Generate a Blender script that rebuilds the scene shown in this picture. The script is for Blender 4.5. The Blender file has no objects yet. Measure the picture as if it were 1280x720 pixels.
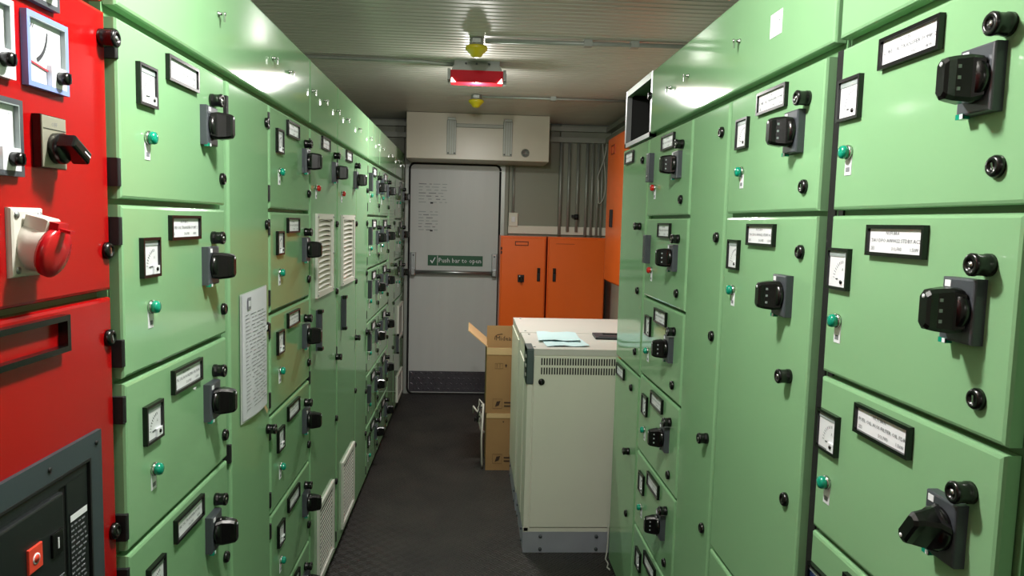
import bpy, bmesh, math, random
from mathutils import Vector, Matrix
random.seed(7)
S = bpy.context.scene
COL = S.collection
PI = math.pi
# ------------------------------------------------------------------ camera
F_PX, VPX, VPY, ROLL, EYE = 910.0, 590.0, 277.0, 0.0255, 1.6
fy = Vector(((VPX-640)/F_PX, (VPY-360)/F_PX, 1.0)).normalized()          # the room's long axis seen by the camera
up = Vector((math.sin(ROLL), -math.cos(ROLL), 0.0))
up.z = -(up.x*fy.x + up.y*fy.y)/fy.z
up.normalize()
fx = fy.cross(up)
cam = bpy.data.objects.new('camera', bpy.data.cameras.new('camera'))
COL.objects.link(cam)
right = Vector((fx.x, fy.x, up.x)); down = Vector((fx.y, fy.y, up.y)); fwd = Vector((fx.z, fy.z, up.z))
M = Matrix((right, -down, -fwd)).transposed().to_4x4()
M.translation = (0, 0, EYE)
cam.matrix_world = M
cam.data.sensor_width = 36.0
cam.data.lens = F_PX/1280*36
cam.data.clip_start = 0.02
S.camera = cam
# ------------------------------------------------------------------ world, exposure, room lamps, added rear fill
w = bpy.data.worlds.new('room_world'); S.world = w; w.use_nodes = True
w.node_tree.nodes['Background'].inputs[0].default_value = (0.8, 0.9, 1, 1)
w.node_tree.nodes['Background'].inputs[1].default_value = 0.02
S.view_settings.view_transform = 'Standard'
S.view_settings.look = 'None'
S.view_settings.gamma = 1.0
S.view_settings.exposure = 0.0
LAMP = (-0.08, 1.22, 2.37)
FILL_REAR = (-0.08, -1.80, 2.37)  # unseen fill lamp, added behind the viewer to lift camera-facing sides
def area(name, loc, sx, sy, power, color, rot=(0, 0, 0)):
    l = bpy.data.lights.new(name, 'AREA'); l.shape = 'RECTANGLE'; l.size = sx; l.size_y = sy
    l.energy = power; l.color = color
    o = bpy.data.objects.new(name, l); o.location = loc; o.rotation_euler = rot; COL.objects.link(o)
    return o
def bulb(name, loc, power, color, r=0.05):
    l = bpy.data.lights.new(name, 'POINT'); l.energy = power; l.color = color; l.shadow_soft_size = r
    o = bpy.data.objects.new(name, l); o.location = loc; COL.objects.link(o)
WARM = (1.0, 0.985, 0.94)
area('near_lamp_glow', (LAMP[0], LAMP[1], LAMP[2]-0.012), 0.28, 0.12, 6, WARM)
bulb('near_lamp_bulb', (LAMP[0], LAMP[1], LAMP[2]-0.06), 53, WARM, 0.045)
area('rear_fill_glow', (FILL_REAR[0], FILL_REAR[1], FILL_REAR[2]-0.012), 0.28, 0.12, 5, WARM)
bulb('rear_fill_bulb', (FILL_REAR[0], FILL_REAR[1], FILL_REAR[2]-0.06), 9, WARM, 0.045)
area('far_lamp_glow', (0.01, 4.25, 2.374), 0.27, 0.028, 26.0, WARM)
bulb('far_lamp_bulb', (0.01, 4.25, 2.338), 12, WARM, 0.03)

# ------------------------------------------------------------------ materials
def lin(c):
    return tuple(((v/255)/12.92 if v/255 <= 0.04045 else ((v/255+0.055)/1.055)**2.4) for v in c)
MATS = {}
def mat(name, rgb, rough=0.5, metal=0.0, var=0.04, vscale=6.0, bump=0.0, bscale=80.0, spec=0.5, coat=0.0, emit=None, estr=0.0, trans=0.0, stretch=None):
    m = bpy.data.materials.new(name); m.use_nodes = True
    nt = m.node_tree; b = nt.nodes['Principled BSDF']
    c = lin(rgb)
    b.inputs['Roughness'].default_value = rough
    b.inputs['Metallic'].default_value = metal
    b.inputs['Specular IOR Level'].default_value = spec
    b.inputs['Coat Weight'].default_value = coat
    b.inputs['Coat Roughness'].default_value = 0.12
    b.inputs['Transmission Weight'].default_value = trans
    tc = nt.nodes.new('ShaderNodeTexCoord')
    src = tc.outputs['Object']
    if stretch:
        mp = nt.nodes.new('ShaderNodeMapping'); mp.inputs['Scale'].default_value = stretch
        nt.links.new(src, mp.inputs['Vector']); src = mp.outputs['Vector']
    if var > 0:
        n = nt.nodes.new('ShaderNodeTexNoise'); n.inputs['Scale'].default_value = vscale; n.inputs['Detail'].default_value = 5
        r = nt.nodes.new('ShaderNodeMixRGB')
        r.inputs[1].default_value = (*[max(0, v*(1-2*var)) for v in c], 1); r.inputs[2].default_value = (*[min(1, v*(1+2*var)) for v in c], 1)
        nt.links.new(src, n.inputs['Vector']); nt.links.new(n.outputs['Fac'], r.inputs[0]); nt.links.new(r.outputs[0], b.inputs['Base Color'])
    else:
        b.inputs['Base Color'].default_value = (*c, 1)
    if bump > 0:
        n2 = nt.nodes.new('ShaderNodeTexNoise'); n2.inputs['Scale'].default_value = bscale; n2.inputs['Detail'].default_value = 2
        bp = nt.nodes.new('ShaderNodeBump'); bp.inputs['Strength'].default_value = bump; bp.inputs['Distance'].default_value = 0.002
        nt.links.new(src, n2.inputs['Vector']); nt.links.new(n2.outputs['Fac'], bp.inputs['Height']); nt.links.new(bp.outputs['Normal'], b.inputs['Normal'])
    if emit:
        b.inputs['Emission Color'].default_value = (*lin(emit), 1); b.inputs['Emission Strength'].default_value = estr
    MATS[name] = m
    return m
mat('green_paint', (130, 173, 129), 0.085, var=0.02, vscale=3, bump=0.010, bscale=250, spec=0.36)
mat('green_frame', (96, 136, 94), 0.4, var=0.03)
mat('red_paint', (156, 10, 12), 0.22, var=0.03, vscale=3, bump=0.03, bscale=250)
mat('orange_paint', (234, 102, 32), 0.30, var=0.03, vscale=4, bump=0.06, bscale=200)
mat('orange_edge', (150, 50, 15), 0.4)
mat('cream_paint', (224, 223, 208), 0.42, var=0.03, vscale=3)
mat('cream_top', (206, 203, 196), 0.38, var=0.02)
mat('ups_grey', (78, 90, 90), 0.45)
mat('black_plastic', (9, 9, 10), 0.25, var=0.0)
mat('black_matt', (13, 13, 14), 0.6, var=0.0)
mat('dark_grey_plastic', (62, 66, 72), 0.4, var=0.02)
mat('gasket', (10, 10, 10), 0.7, var=0.0)
mat('white_card', (232, 233, 238), 0.45, var=0.0)
mat('ink', (40, 42, 48), 0.7, var=0.0)
mat('ink_text', (92, 94, 100), 0.7, var=0.0)
mat('ink_faint', (158, 158, 168), 0.7, var=0.0)
mat('olive_frame', (120, 112, 82), 0.5, var=0.05)
mat('ink_grey', (120, 122, 128), 0.7, var=0.0)
mat('paper', (206, 206, 214), 0.6, var=0.03, vscale=12)
mat('sleeve', (205, 212, 205), 0.2, var=0.02)
mat('paper_blue', (196, 222, 226), 0.6, var=0.03)
mat('chrome', (205, 205, 205), 0.2, 1.0, var=0.0)
mat('steel', (165, 167, 168), 0.35, 0.85, var=0.05)
mat('galvanised', (158, 162, 156), 0.45, 0.35, var=0.08, vscale=30)
mat('skirt_metal', (190, 194, 206), 0.42, 0.55, var=0.06, vscale=8)
mat('green_lens', (6, 140, 112), 0.15, var=0.0, coat=0.5)
mat('red_lens', (190, 26, 20), 0.2, var=0.0, coat=0.4)
mat('needle_red', (210, 60, 70), 0.5, var=0.0)
mat('dial_blue', (120, 140, 200), 0.4, var=0.0)
mat('dial_grey', (150, 160, 160), 0.4, var=0.0)
mat('dial_white', (226, 228, 232), 0.35, var=0.0)
mat('screen_blue', (40, 58, 96), 0.15, var=0.1, coat=0.6)
mat('louver_white', (205, 205, 196), 0.45, var=0.03)
mat('acb_grey', (52, 62, 66), 0.45, var=0.05)
mat('acb_dark', (22, 26, 28), 0.4, var=0.03)
mat('button_red', (225, 70, 50), 0.4, var=0.0)
mat('socket_red', (188, 14, 26), 0.25, var=0.02, coat=0.3)
mat('socket_white', (216, 212, 202), 0.38, var=0.02)
mat('selector_grey', (150, 148, 132), 0.4, 0.3, var=0.03)
mat('wall_paint', (140, 142, 125), 0.42, var=0.03, vscale=2)
mat('wall_side', (206, 206, 190), 0.45, var=0.03, vscale=2)
mat('box_paint', (200, 194, 176), 0.32, var=0.02, vscale=3)
mat('rail_grey', (140, 142, 132), 0.45, 0.3, var=0.05)
mat('ceiling_metal', (198, 195, 186), 0.36, 0.15, var=0.05, vscale=3, spec=0.35, stretch=(0.3, 3, 1))
mat('door_paint', (194, 197, 195), 0.35, var=0.03, vscale=2, stretch=(6, 1, 0.3))
mat('door_frame', (168, 172, 166), 0.35, 0.3, var=0.03)
mat('tread_plate', (105, 102, 110), 0.32, 0.8, var=0.08, vscale=14)
mat('sign_green', (14, 84, 52), 0.4, var=0.02)
mat('cardboard', (158, 122, 78), 0.8, var=0.06, vscale=5, bump=0.15, bscale=120)
mat('cardboard_light', (206, 170, 124), 0.8, var=0.05, vscale=5)
mat('tape', (206, 176, 130), 0.3, var=0.03)
mat('box_ink', (58, 38, 26), 0.8, var=0.0)
mat('yellow_plastic', (206, 190, 30), 0.35, var=0.02, coat=0.2)
mat('lamp_metal', (120, 124, 118), 0.4, 0.4, var=0.06, vscale=20)
mat('lamp_red', (160, 16, 30), 0.25, var=0.03, emit=(190, 10, 30), estr=0.10)
mat('lamp_glow', (255, 250, 240), 0.3, var=0.0, emit=(255, 246, 232), estr=6.0)
mat('tube_glow', (255, 255, 250), 0.3, var=0.0, emit=(255, 252, 240), estr=12.0)
mat('plastic_film', (190, 186, 176), 0.2, var=0.05, vscale=20)
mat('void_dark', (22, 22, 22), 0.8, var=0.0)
mat('cable_white', (190, 190, 182), 0.5, var=0.0)

def floor_material():
    m = bpy.data.materials.new('floor_rubber'); m.use_nodes = True; nt = m.node_tree; b = nt.nodes['Principled BSDF']
    tc = nt.nodes.new('ShaderNodeTexCoord')
    n = nt.nodes.new('ShaderNodeTexNoise'); n.inputs['Scale'].default_value = 3.5; n.inputs['Detail'].default_value = 8; n.inputs['Roughness'].default_value = 0.65
    cr = nt.nodes.new('ShaderNodeValToRGB')
    cr.color_ramp.elements[0].position = 0.3; cr.color_ramp.elements[0].color = (*lin((28, 26, 25)), 1)
    cr.color_ramp.elements[1].position = 0.75; cr.color_ramp.elements[1].color = (*lin((52, 48, 44)), 1)
    nt.links.new(tc.outputs['Object'], n.inputs['Vector']); nt.links.new(n.outputs['Fac'], cr.inputs[0]); nt.links.new(cr.outputs[0], b.inputs['Base Color'])
    # herringbone tread: two diagonal wave sets picked by a checker
    ws = []
    for a in (PI/4, -PI/4):
        mp = nt.nodes.new('ShaderNodeMapping'); mp.inputs['Rotation'].default_value = (0, 0, a)
        wv = nt.nodes.new('ShaderNodeTexWave'); wv.inputs['Scale'].default_value = 22
        nt.links.new(tc.outputs['Object'], mp.inputs['Vector']); nt.links.new(mp.outputs['Vector'], wv.inputs['Vector']); ws.append(wv)
    ck = nt.nodes.new('ShaderNodeTexChecker'); ck.inputs['Scale'].default_value = 28
    nt.links.new(tc.outputs['Object'], ck.inputs['Vector'])
    mx = nt.nodes.new('ShaderNodeMixRGB'); nt.links.new(ck.outputs['Fac'], mx.inputs[0])
    nt.links.new(ws[0].outputs['Fac'], mx.inputs[1]); nt.links.new(ws[1].outputs['Fac'], mx.inputs[2])
    bp = nt.nodes.new('ShaderNodeBump'); bp.inputs['Strength'].default_value = 0.55; bp.inputs['Distance'].default_value = 0.004
    nt.links.new(mx.outputs[0], bp.inputs['Height']); nt.links.new(bp.outputs['Normal'], b.inputs['Normal'])
    b.inputs['Roughness'].default_value = 0.55
    b.inputs['Specular IOR Level'].default_value = 0.35
    MATS['floor_rubber'] = m
floor_material()

# ------------------------------------------------------------------ mesh builder
TEXT_CACHE = {}
def text_geo(s):
    if s not in TEXT_CACHE:
        c = bpy.data.curves.new('t', 'FONT'); c.body = s; c.resolution_u = 1; c.size = 1.0
        o = bpy.data.objects.new('t', c); COL.objects.link(o)
        dg = bpy.context.evaluated_depsgraph_get(); dg.update()
        me = bpy.data.meshes.new_from_object(o.evaluated_get(dg))
        vs = [(v.co.x, v.co.y) for v in me.vertices]; fs = [tuple(p.vertices) for p in me.polygons]
        bpy.data.objects.remove(o); bpy.data.curves.remove(c); bpy.data.meshes.remove(me)
        x0 = min(v[0] for v in vs); x1 = max(v[0] for v in vs)
        TEXT_CACHE[s] = ([((v[0]-x0)/(x1-x0), v[1]) for v in vs], fs, x1-x0)
    return TEXT_CACHE[s]
class MB:
    def __init__(s): s.v = []; s.f = []; s.m = []; s.sm = []; s.names = []
    def mi(s, n):
        if n not in s.names: s.names.append(n)
        return s.names.index(n)
    def add(s, vs, fs, m, smooth=False, X=None):
        o = len(s.v)
        s.v += [tuple(X @ Vector(v)) if X else tuple(v) for v in vs]
        s.f += [tuple(i+o for i in f) for f in fs]; k = s.mi(m); s.m += [k]*len(fs); s.sm += [smooth]*len(fs)
        return s
    def box(s, x0, x1, y0, y1, z0, z1, m, X=None):
        vs = [(x, y, z) for x in (x0, x1) for y in (y0, y1) for z in (z0, z1)]
        return s.add(vs, [(0, 1, 3, 2), (4, 6, 7, 5), (0, 4, 5, 1), (2, 3, 7, 6), (0, 2, 6, 4), (1, 5, 7, 3)], m, False, X)
    def slab(s, x0, x1, z0, z1, yb, yf, c, m, X=None):
        """panel facing -y with its front edges rounded over by c"""
        r = []
        for ins, y in ((0, yb), (0, yf+c), (c*0.3, yf+c*0.3), (c, yf)):
            r.append([(x0+ins, y, z0+ins), (x1-ins, y, z0+ins), (x1-ins, y, z1-ins), (x0+ins, y, z1-ins)])
        vs = [p for q in r for p in q]; fs = [(12, 13, 14, 15), (3, 2, 1, 0)]
        for k in range(3):
            for i in range(4):
                j = (i+1) % 4; fs.append((k*4+i, k*4+j, k*4+4+j, k*4+4+i))
        return s.add(vs, fs, m, False, X)
    def lathe(s, prof, m, n=20, X=None, smooth=True, axis='-y'):
        """prof: (radius, distance along the axis)"""
        vs = []; fs = []
        for r, d in prof:
            for i in range(n):
                a = 2*PI*i/n; vs.append((r*math.cos(a), -d, r*math.sin(a)) if axis == '-y' else (r*math.cos(a), r*math.sin(a), d))
        for k in range(len(prof)-1):
            for i in range(n):
                j = (i+1) % n; fs.append((k*n+i, k*n+j, (k+1)*n+j, (k+1)*n+i))
        fs.append(tuple(range(n))[::-1]); fs.append(tuple((len(prof)-1)*n+i for i in range(n)))
        return s.add(vs, fs, m, smooth, X)
    def prism(s, poly, a0, a1, m, axis='y', X=None):
        """poly in the other two axes"""
        n = len(poly)
        def P(p, a): return {'x': (a, p[0], p[1]), 'y': (p[0], a, p[1]), 'z': (p[0], p[1], a)}[axis]
        vs = [P(p, a0) for p in poly]+[P(p, a1) for p in poly]
        fs = [tuple(range(n)), tuple(range(2*n-1, n-1, -1))]+[(i, i+n, (i+1) % n+n, (i+1) % n) for i in range(n)]
        return s.add(vs, fs, m, False, X)
    def tube(s, pts, r, m, n=10):
        pts = [Vector(p) for p in pts]; vs = []; fs = []; N = len(pts)
        nrm = None
        for k, p in enumerate(pts):
            d = (pts[min(k+1, N-1)]-pts[max(k-1, 0)]).normalized()
            if nrm is None: nrm = d.orthogonal().normalized()
            nrm = (nrm-d*nrm.dot(d)).normalized(); b = d.cross(nrm)
            for i in range(n):
                a = 2*PI*i/n; vs.append(p+nrm*(r*math.cos(a))+b*(r*math.sin(a)))
        for k in range(N-1):
            for i in range(n):
                j = (i+1) % n; fs.append((k*n+i, k*n+j, (k+1)*n+j, (k+1)*n+i))
        fs.append(tuple(range(n))[::-1]); fs.append(tuple((N-1)*n+i for i in range(n)))
        return s.add(vs, fs, m, True)
    def frame(s, x0, x1, z0, z1, b, yb, yf, m):
        s.box(x0, x1, yf, yb, z0, z0+b, m); s.box(x0, x1, yf, yb, z1-b, z1, m)
        s.box(x0, x0+b, yf, yb, z0+b, z1-b, m); s.box(x1-b, x1, yf, yb, z0+b, z1-b, m)
        return s
    def text(s, t, x0, z0, h, y, m, width=None, maxw=None, X=None):
        """flat lettering facing -y, baseline z0, letter height h"""
        vs, fs, wd = text_geo(t)
        k = h/0.7; W = width or wd*k
        if maxw and W > maxw: W = maxw
        return s.add([(x0+v[0]*W, y, z0+v[1]*k) for v in vs], fs, m, False, X)
    def mesh(s, name):
        me = bpy.data.meshes.new(name); me.from_pydata(s.v, [], s.f)
        for n in s.names: me.materials.append(MATS[n])
        me.polygons.foreach_set('material_index', s.m); me.polygons.foreach_set('use_smooth', s.sm)
        bm = bmesh.new(); bm.from_mesh(me); bmesh.ops.recalc_face_normals(bm, faces=bm.faces); bm.to_mesh(me); bm.free()
        me.update()
        return me
CACHE = {}
def cached(key, fn):
    if key not in CACHE:
        b = MB(); fn(b); CACHE[key] = b.mesh(str(key[0]) if isinstance(key, tuple) else key)
    return CACHE[key]
def obj(name, mesh, parent=None, loc=(0, 0, 0), rot=(0, 0, 0)):
    if isinstance(mesh, MB): mesh = mesh.mesh(name)
    o = bpy.data.objects.new(name, mesh); o.location = loc; o.rotation_euler = rot; COL.objects.link(o)
    if parent: o.parent = parent
    return o
def thing(name, label, cat, loc=(0, 0, 0), rz=0.0, group=None, mesh=None):
    o = obj(name, mesh, None, loc, (0, 0, rz)); o['label'] = label; o['category'] = cat
    if group: o['group'] = group
    return o
def struct(name, mesh, loc=(0, 0, 0), rot=(0, 0, 0)):
    o = obj(name, mesh, None, loc, rot); o['kind'] = 'structure'; return o

# ------------------------------------------------------------------ the room
WX, YB, YN, CZ = 1.26, 6.70, -3.2, 2.50
b = MB(); b.box(-WX, WX, YN, YB, -0.05, 0, 'floor_rubber'); struct('floor', b)
def ceiling(b):
    y = YN; pitch = 0.055; prof = []
    while y < YB-0.001:
        y2 = min(y+pitch, YB)
        prof += [(y, CZ+0.0035), (y+0.006, CZ), (y2-0.012, CZ), (y2-0.006, CZ+0.0035)]
        y = y2
    prof.append((YB, CZ+0.0035))
    vs = [(x, p[0], p[1]) for p in prof for x in (-WX, WX)]
    b.add(vs, [(2*i, 2*i+1, 2*i+3, 2*i+2) for i in range(len(prof)-1)], 'ceiling_metal')
    b.box(-WX, WX, YN, YB, CZ+0.02, CZ+0.06, 'ceiling_metal')
b = MB(); ceiling(b); struct('ceiling', b)
b = MB(); b.box(-WX-0.05, -WX, YN, YB, 0, CZ, 'wall_side'); struct('wall_left', b)
b = MB(); b.box(WX, WX+0.05, YN, YB, 0, CZ, 'wall_side'); struct('wall_right', b)
b = MB(); b.box(-WX, WX, YN-0.05, YN, 0, CZ, 'wall_side'); struct('wall_near', b)
def back_wall(b):
    # insulated panels with recessed upright joints
    xs = [-WX, -0.62, 0.33, 0.79, WX]
    for a, c in zip(xs[:-1], xs[1:]):
        b.slab(a+0.002, c-0.002, 0, CZ, YB+0.05, YB, 0.004, 'wall_paint')
    b.box(-WX, WX, YB+0.03, YB+0.06, 0, CZ, 'wall_paint')
b = MB(); back_wall(b); struct('wall_back', b)
b = MB(); b.slab(0.33, WX, 1.50, 1.575, YB, YB-0.03, 0.004, 'cream_paint'); struct('trim_1', b)
def trunk(b, z0, z1, d):
    b.box(-WX, WX-d, YB-d, YB, z0, z1, 'rail_grey')
    b.box(WX-d, WX, 3.2, YB, z0, z1, 'rail_grey')
b = MB(); trunk(b, 2.435, 2.475, 0.06); struct('trim_2', b)
b = MB(); trunk(b, 2.335, 2.38, 0.07); struct('trim_3', b)

# door in the back wall
dr = obj('door_1', None, None, (0, YB, 0)); dr['kind'] = 'structure'
DX0, DX1, DZ = -0.562, 0.243, 2.105
b = MB(); b.frame(DX0-0.045, DX1+0.05, -0.04, DZ+0.05, 0.045, 0.0, -0.025, 'door_frame'); obj('frame', b, dr)
def rr(x0, x1, z0, z1, r, n=5):
    pts = []
    for cx, cz, a0 in ((x1-r, z1-r, 0), (x0+r, z1-r, PI/2), (x0+r, z0+r, PI), (x1-r, z0+r, 3*PI/2)):
        for i in range(n+1):
            a = a0+PI/2*i/n; pts.append((cx+r*math.cos(a), cz+r*math.sin(a)))
    return pts
b = MB()
b.tube([(x, -0.031, z) for x, z in rr(DX0-0.006, DX1+0.006, 0.004, DZ+0.006, 0.05)]+[(DX1+0.006, -0.031, DZ-0.05)], 0.010, 'gasket', 8); obj('gasket', b, dr)
b = MB(); b.prism(rr(DX0, DX1, 0.012, DZ, 0.045), -0.034, -0.002, 'door_paint'); lf = obj('leaf', b, dr)
b = MB(); b.slab(-0.395, 0.105, 1.192, 1.287, 0, -0.003, 0.001, 'sign_green')
b.text('Push bar to open', -0.295, 1.222, 0.042, -0.0042, 'white_card', width=0.385)
b.box(-0.309, -0.305, -0.0042, -0.0030, 1.195, 1.284, 'white_card')
b.prism([(-0.375, 1.238), (-0.367, 1.244), (-0.356, 1.226), (-0.332, 1.268), (-0.325, 1.264), (-0.355, 1.210)], -0.0044, -0.0030, 'white_card')
obj('sign', b, dr, (0, -0.034, 0))
b = MB(); b.tube([(-0.53, -0.085, 1.135), (0.215, -0.085, 1.135)], 0.017, 'steel', 14)
b.box(-0.53, 0.215, -0.083, -0.070, 1.118, 1.150, 'steel')
pb = obj('push_bar', b, dr)
for cx in (-0.525, 0.21):
    b = MB(); b.slab(cx-0.024, cx+0.024, 1.10, 1.31, -0.034, -0.064, 0.006, 'steel'); b.slab(cx-0.02, cx+0.02, 1.105, 1.165, -0.064, -0.108, 0.006, 'steel')
    b.lathe([(0.007, 0), (0.007, 0.004)], 'dark_grey_plastic', 10, Matrix.Translation((cx, -0.064, 1.285))); obj('push_bar_bracket', b, dr)
def tread(b):
    b.box(-0.555, 0.235, -0.0015, 0.0, 0.02, 0.215, 'tread_plate')
    i = 0
    for r in range(4):
        for c in range(17):
            cx = -0.53+c*0.046+(0.0 if r % 2 else 0.023); cz = 0.045+r*0.05
            if cx > 0.22: continue
            a = PI/4 if (r+c) % 2 else -PI/4
            X = Matrix.Translation((cx, -0.0015, cz)) @ Matrix.Rotation(a, 4, 'Y')
            b.add([(-0.019, 0, 0), (0, 0, -0.006), (0.019, 0, 0), (0, 0, 0.006), (0, -0.003, 0)], [(0, 1, 4), (1, 2, 4), (2, 3, 4), (3, 0, 4)], 'tread_plate', False, X)
b = MB(); tread(b); obj('kick_plate', b, dr, (0, -0.034, 0))
for (x0, x1, z0, z1, nm) in ((-0.50, -0.22, 1.74, 1.95, 7), (-0.50, -0.30, 1.49, 1.70, 7)):
    b = MB(); b.box(x0, x1, -0.0012, 0, z0, z1, 'door_paint')
    random.seed(nm+int(x1*100))
    for k in range(nm):
        zz = z1-0.02-k*(z1-z0-0.02)/nm
        x = x0+0.015
        while x < x1-0.03:
            l = random.uniform(0.02, 0.07)
            b.box(x, min(x+l, x1-0.01), -0.0022, -0.0010, zz-0.005, zz+0.002, random.choice(['ink_grey', 'dial_grey', 'dial_grey'])); x += l+random.uniform(0.012, 0.04)
    b.box(x0+0.12, x0+0.145, -0.0024, -0.0010, z0+0.012, z0+0.026, 'ink')
    obj('notice', b, dr, (0, -0.034, 0))

# ------------------------------------------------------------------ switchgear pieces (local: x right, z up, -y towards the aisle)
DF = -0.025
def P(name, key, fn, parent, loc, rot=(0, 0, 0)): return obj(name, cached(key, fn), parent, loc, rot)
def hinge_fn(b): b.slab(-0.007, 0.004, -0.024, 0.024, 0.0, -0.026, 0.002, 'black_matt')
def key_latch_fn(b):
    b.lathe([(0.0150, 0.0), (0.0150, 0.006), (0.0140, 0.008), (0.0140, 0.018), (0.0150, 0.021), (0.0150, 0.025), (0.0130, 0.027), (0.0080, 0.027), (0.0080, 0.025)], 'black_plastic', 18)
    b.lathe([(0.0045, 0.024), (0.0045, 0.0266)], 'chrome', 10)
def latch_fn(b):
    b.lathe([(0.0145, 0.0), (0.0145, 0.005), (0.012, 0.009), (0.007, 0.010), (0.007, 0.007)], 'black_plastic', 18)
    b.box(-0.0015, 0.0015, -0.0085, -0.0065, -0.005, 0.005, 'chrome')
def meter_fn(b, scr='dial_white', frame='black_plastic', w=0.074, h=0.074):
    b.frame(0, w, 0, h, 0.0052, 0, -0.009, frame)
    b.box(0.004, w-0.004, -0.004, 0, 0.004, h-0.004, scr)
    b.box(0.0055, w-0.0055, -0.0052, -0.004, h-0.015, h-0.0055, 'dial_grey')
    k = w/0.074
    if scr == 'dial_white':
        for i in range(9):
            a = math.radians(8+i*9.5); c = Vector((0.055*k, 0, 0.017*k)); d = Vector((-math.cos(a), 0, math.sin(a)))
            p = c+d*0.033*k; X = Matrix.Translation((p.x, -0.0042, p.z)) @ Matrix.Rotation(a, 4, 'Y')
            b.box(-0.0026*k, 0.0026*k, -0.0006, 0.0004, -0.0004*k, 0.0004*k, 'ink_grey', X)
        X = Matrix.Translation((0.040*k, -0.0048, 0.0195*k)) @ Matrix.Rotation(math.radians(-4), 4, 'Y')
        b.box(-0.009*k, 0.007*k, -0.0005, 0.0005, -0.0009*k, 0.0009*k, 'ink', X)
        b.text('A', 0.050*k, 0.034*k, 0.0055*k, -0.0046, 'ink_grey')
        b.box(0.044*k, w-0.0055, -0.008, -0.004, 0.0055, 0.021*k, 'dial_white')
        b.lathe([(0.0036*k, 0), (0.0036*k, 0.0098)], 'black_plastic', 12, Matrix.Translation((0.0565*k, 0, 0.0145*k)))
PLATES = [('N1.F1.B8.A', 'TAU DPO AW0022 STDBY AC2', ('2ES', 'DOL-FWD', '1.5kW')), ('N1.F1.B8.N', 'FUEL OIL AUX FILTER OIL FDR', ('2ES', 'DOL FWD', '1.5kW')),
          ('N1.F1.B8.B', 'FUEL OIL BOOSTER PUMP 1', ('2ES', 'DOL-FWD', '2.2kW')), ('N1.F1.B6.C', 'LUBE OIL TRANSFER PUMP 2', ('2ES', 'DOL-FWD', '4kW'))]
def plate_fn(k, w=0.155, h=0.050):
    def fn(b):
        b.frame(0, w, 0, h, 0.0060, 0, -0.009, 'black_plastic')
        b.box(0.005, w-0.005, -0.004, 0, 0.005, h-0.005, 'white_card')
        a, t, ls = PLATES[k % len(PLATES)]
        iw = w-0.02
        b.text(a, w*0.34, h-0.0155, 0.0055, -0.0046, 'ink_text', maxw=w*0.32)
        b.text(t, 0.0110, h-0.0275, 0.0058, -0.0046, 'ink_text', width=iw-0.003)
        for i, q in enumerate(ls): b.text(q, 0.011+[0, 0.44, 0.80][i]*iw, 0.0100, 0.0055, -0.0046, 'ink_text', maxw=iw*0.2)
    return fn
def frame_empty_fn(b): b.frame(0, 0.15, 0, 0.052, 0.0075, 0, -0.010, 'black_plastic')
def lamp_fn(col):
    def fn(b):
        b.slab(-0.011, 0.011, -0.040, 0.006, 0, -0.0012, 0.0004, 'white_card')
        b.box(-0.006, 0.006, -0.0018, -0.001, -0.034, -0.026, 'ink_grey')
        b.lathe([(0.0130, 0.0012), (0.0130, 0.005), (0.0118, 0.0065)], 'chrome', 18)
        b.lathe([(0.0115, 0.006), (0.0120, 0.012), (0.0105, 0.0165), (0.006, 0.0185), (0.001, 0.019)], col, 18)
    return fn
def swplate_fn(b):
    b.slab(-0.0325, 0.0325, -0.043, 0.043, 0, -0.017, 0.003, 'dark_grey_plastic')
    b.box(-0.026, -0.014, -0.0178, -0.016, 0.030, 0.039, 'white_card')
    b.box(-0.031, -0.016, -0.0180, -0.008, -0.047, -0.040, 'green_lens'); b.box(-0.022, -0.016, -0.0186, -0.016, -0.0465, -0.0405, 'white_card')
def handle_fn(b):
    b.lathe([(0.030, 0.017), (0.030, 0.023), (0.027, 0.029)], 'black_plastic', 24)
    # grip: a wedge standing on the boss, narrowing outwards
    rings = []
    for d, hx, hz in ((0.020, 0.024, 0.027), (0.032, 0.017, 0.030), (0.050, 0.012, 0.028), (0.059, 0.011, 0.026), (0.063, 0.008, 0.022)):
        rings.append([(-hx, -d, -hz+0.005), (-hx+0.005, -d, -hz), (hx-0.005, -d, -hz), (hx, -d, -hz+0.005), (hx, -d, hz-0.005), (hx-0.005, -d, hz), (-hx+0.005, -d, hz), (-hx, -d, hz-0.005)])
    vs = [p for r in rings for p in r]; fs = [tuple(range(8))[::-1], tuple(range(32, 40))]
    for k in range(4):
        for i in range(8): j = (i+1) % 8; fs.append((k*8+i, k*8+j, k*8+8+j, k*8+8+i))
    b.add(vs, fs, 'black_plastic')
    for sx in (1,):
        for dz in (-0.014, 0, 0.014): b.box(sx*0.0128-0.001, sx*0.0128+0.001, -0.0485, -0.0445, dz-0.0022, dz+0.0022, 'dial_grey')
    b.lathe([(0.003, 0.058), (0.003, 0.0634)], 'dial_white', 10, Matrix.Translation((0, 0, 0.018)))
def grey_box_fn(b): b.slab(0, 0.035, 0, 0.105, 0, -0.022, 0.003, 'dark_grey_plastic'); b.lathe([(0.003, 0.021), (0.003, 0.0235)], 'chrome', 8, Matrix.Translation((0.018, 0, 0.02)))
def grab_fn(b):
    b.slab(-0.014, 0.014, 0, 0.16, 0, -0.006, 0.002, 'dark_grey_plastic'); b.slab(-0.008, 0.008, 0.012, 0.148, -0.006, -0.022, 0.004, 'dark_grey_plastic')
    b.slab(-0.014, 0.014, 0.148, 0.162, -0.006, -0.026, 0.003, 'black_plastic'); b.slab(-0.014, 0.014, 0, 0.014, -0.006, -0.026, 0.003, 'black_plastic')
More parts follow.
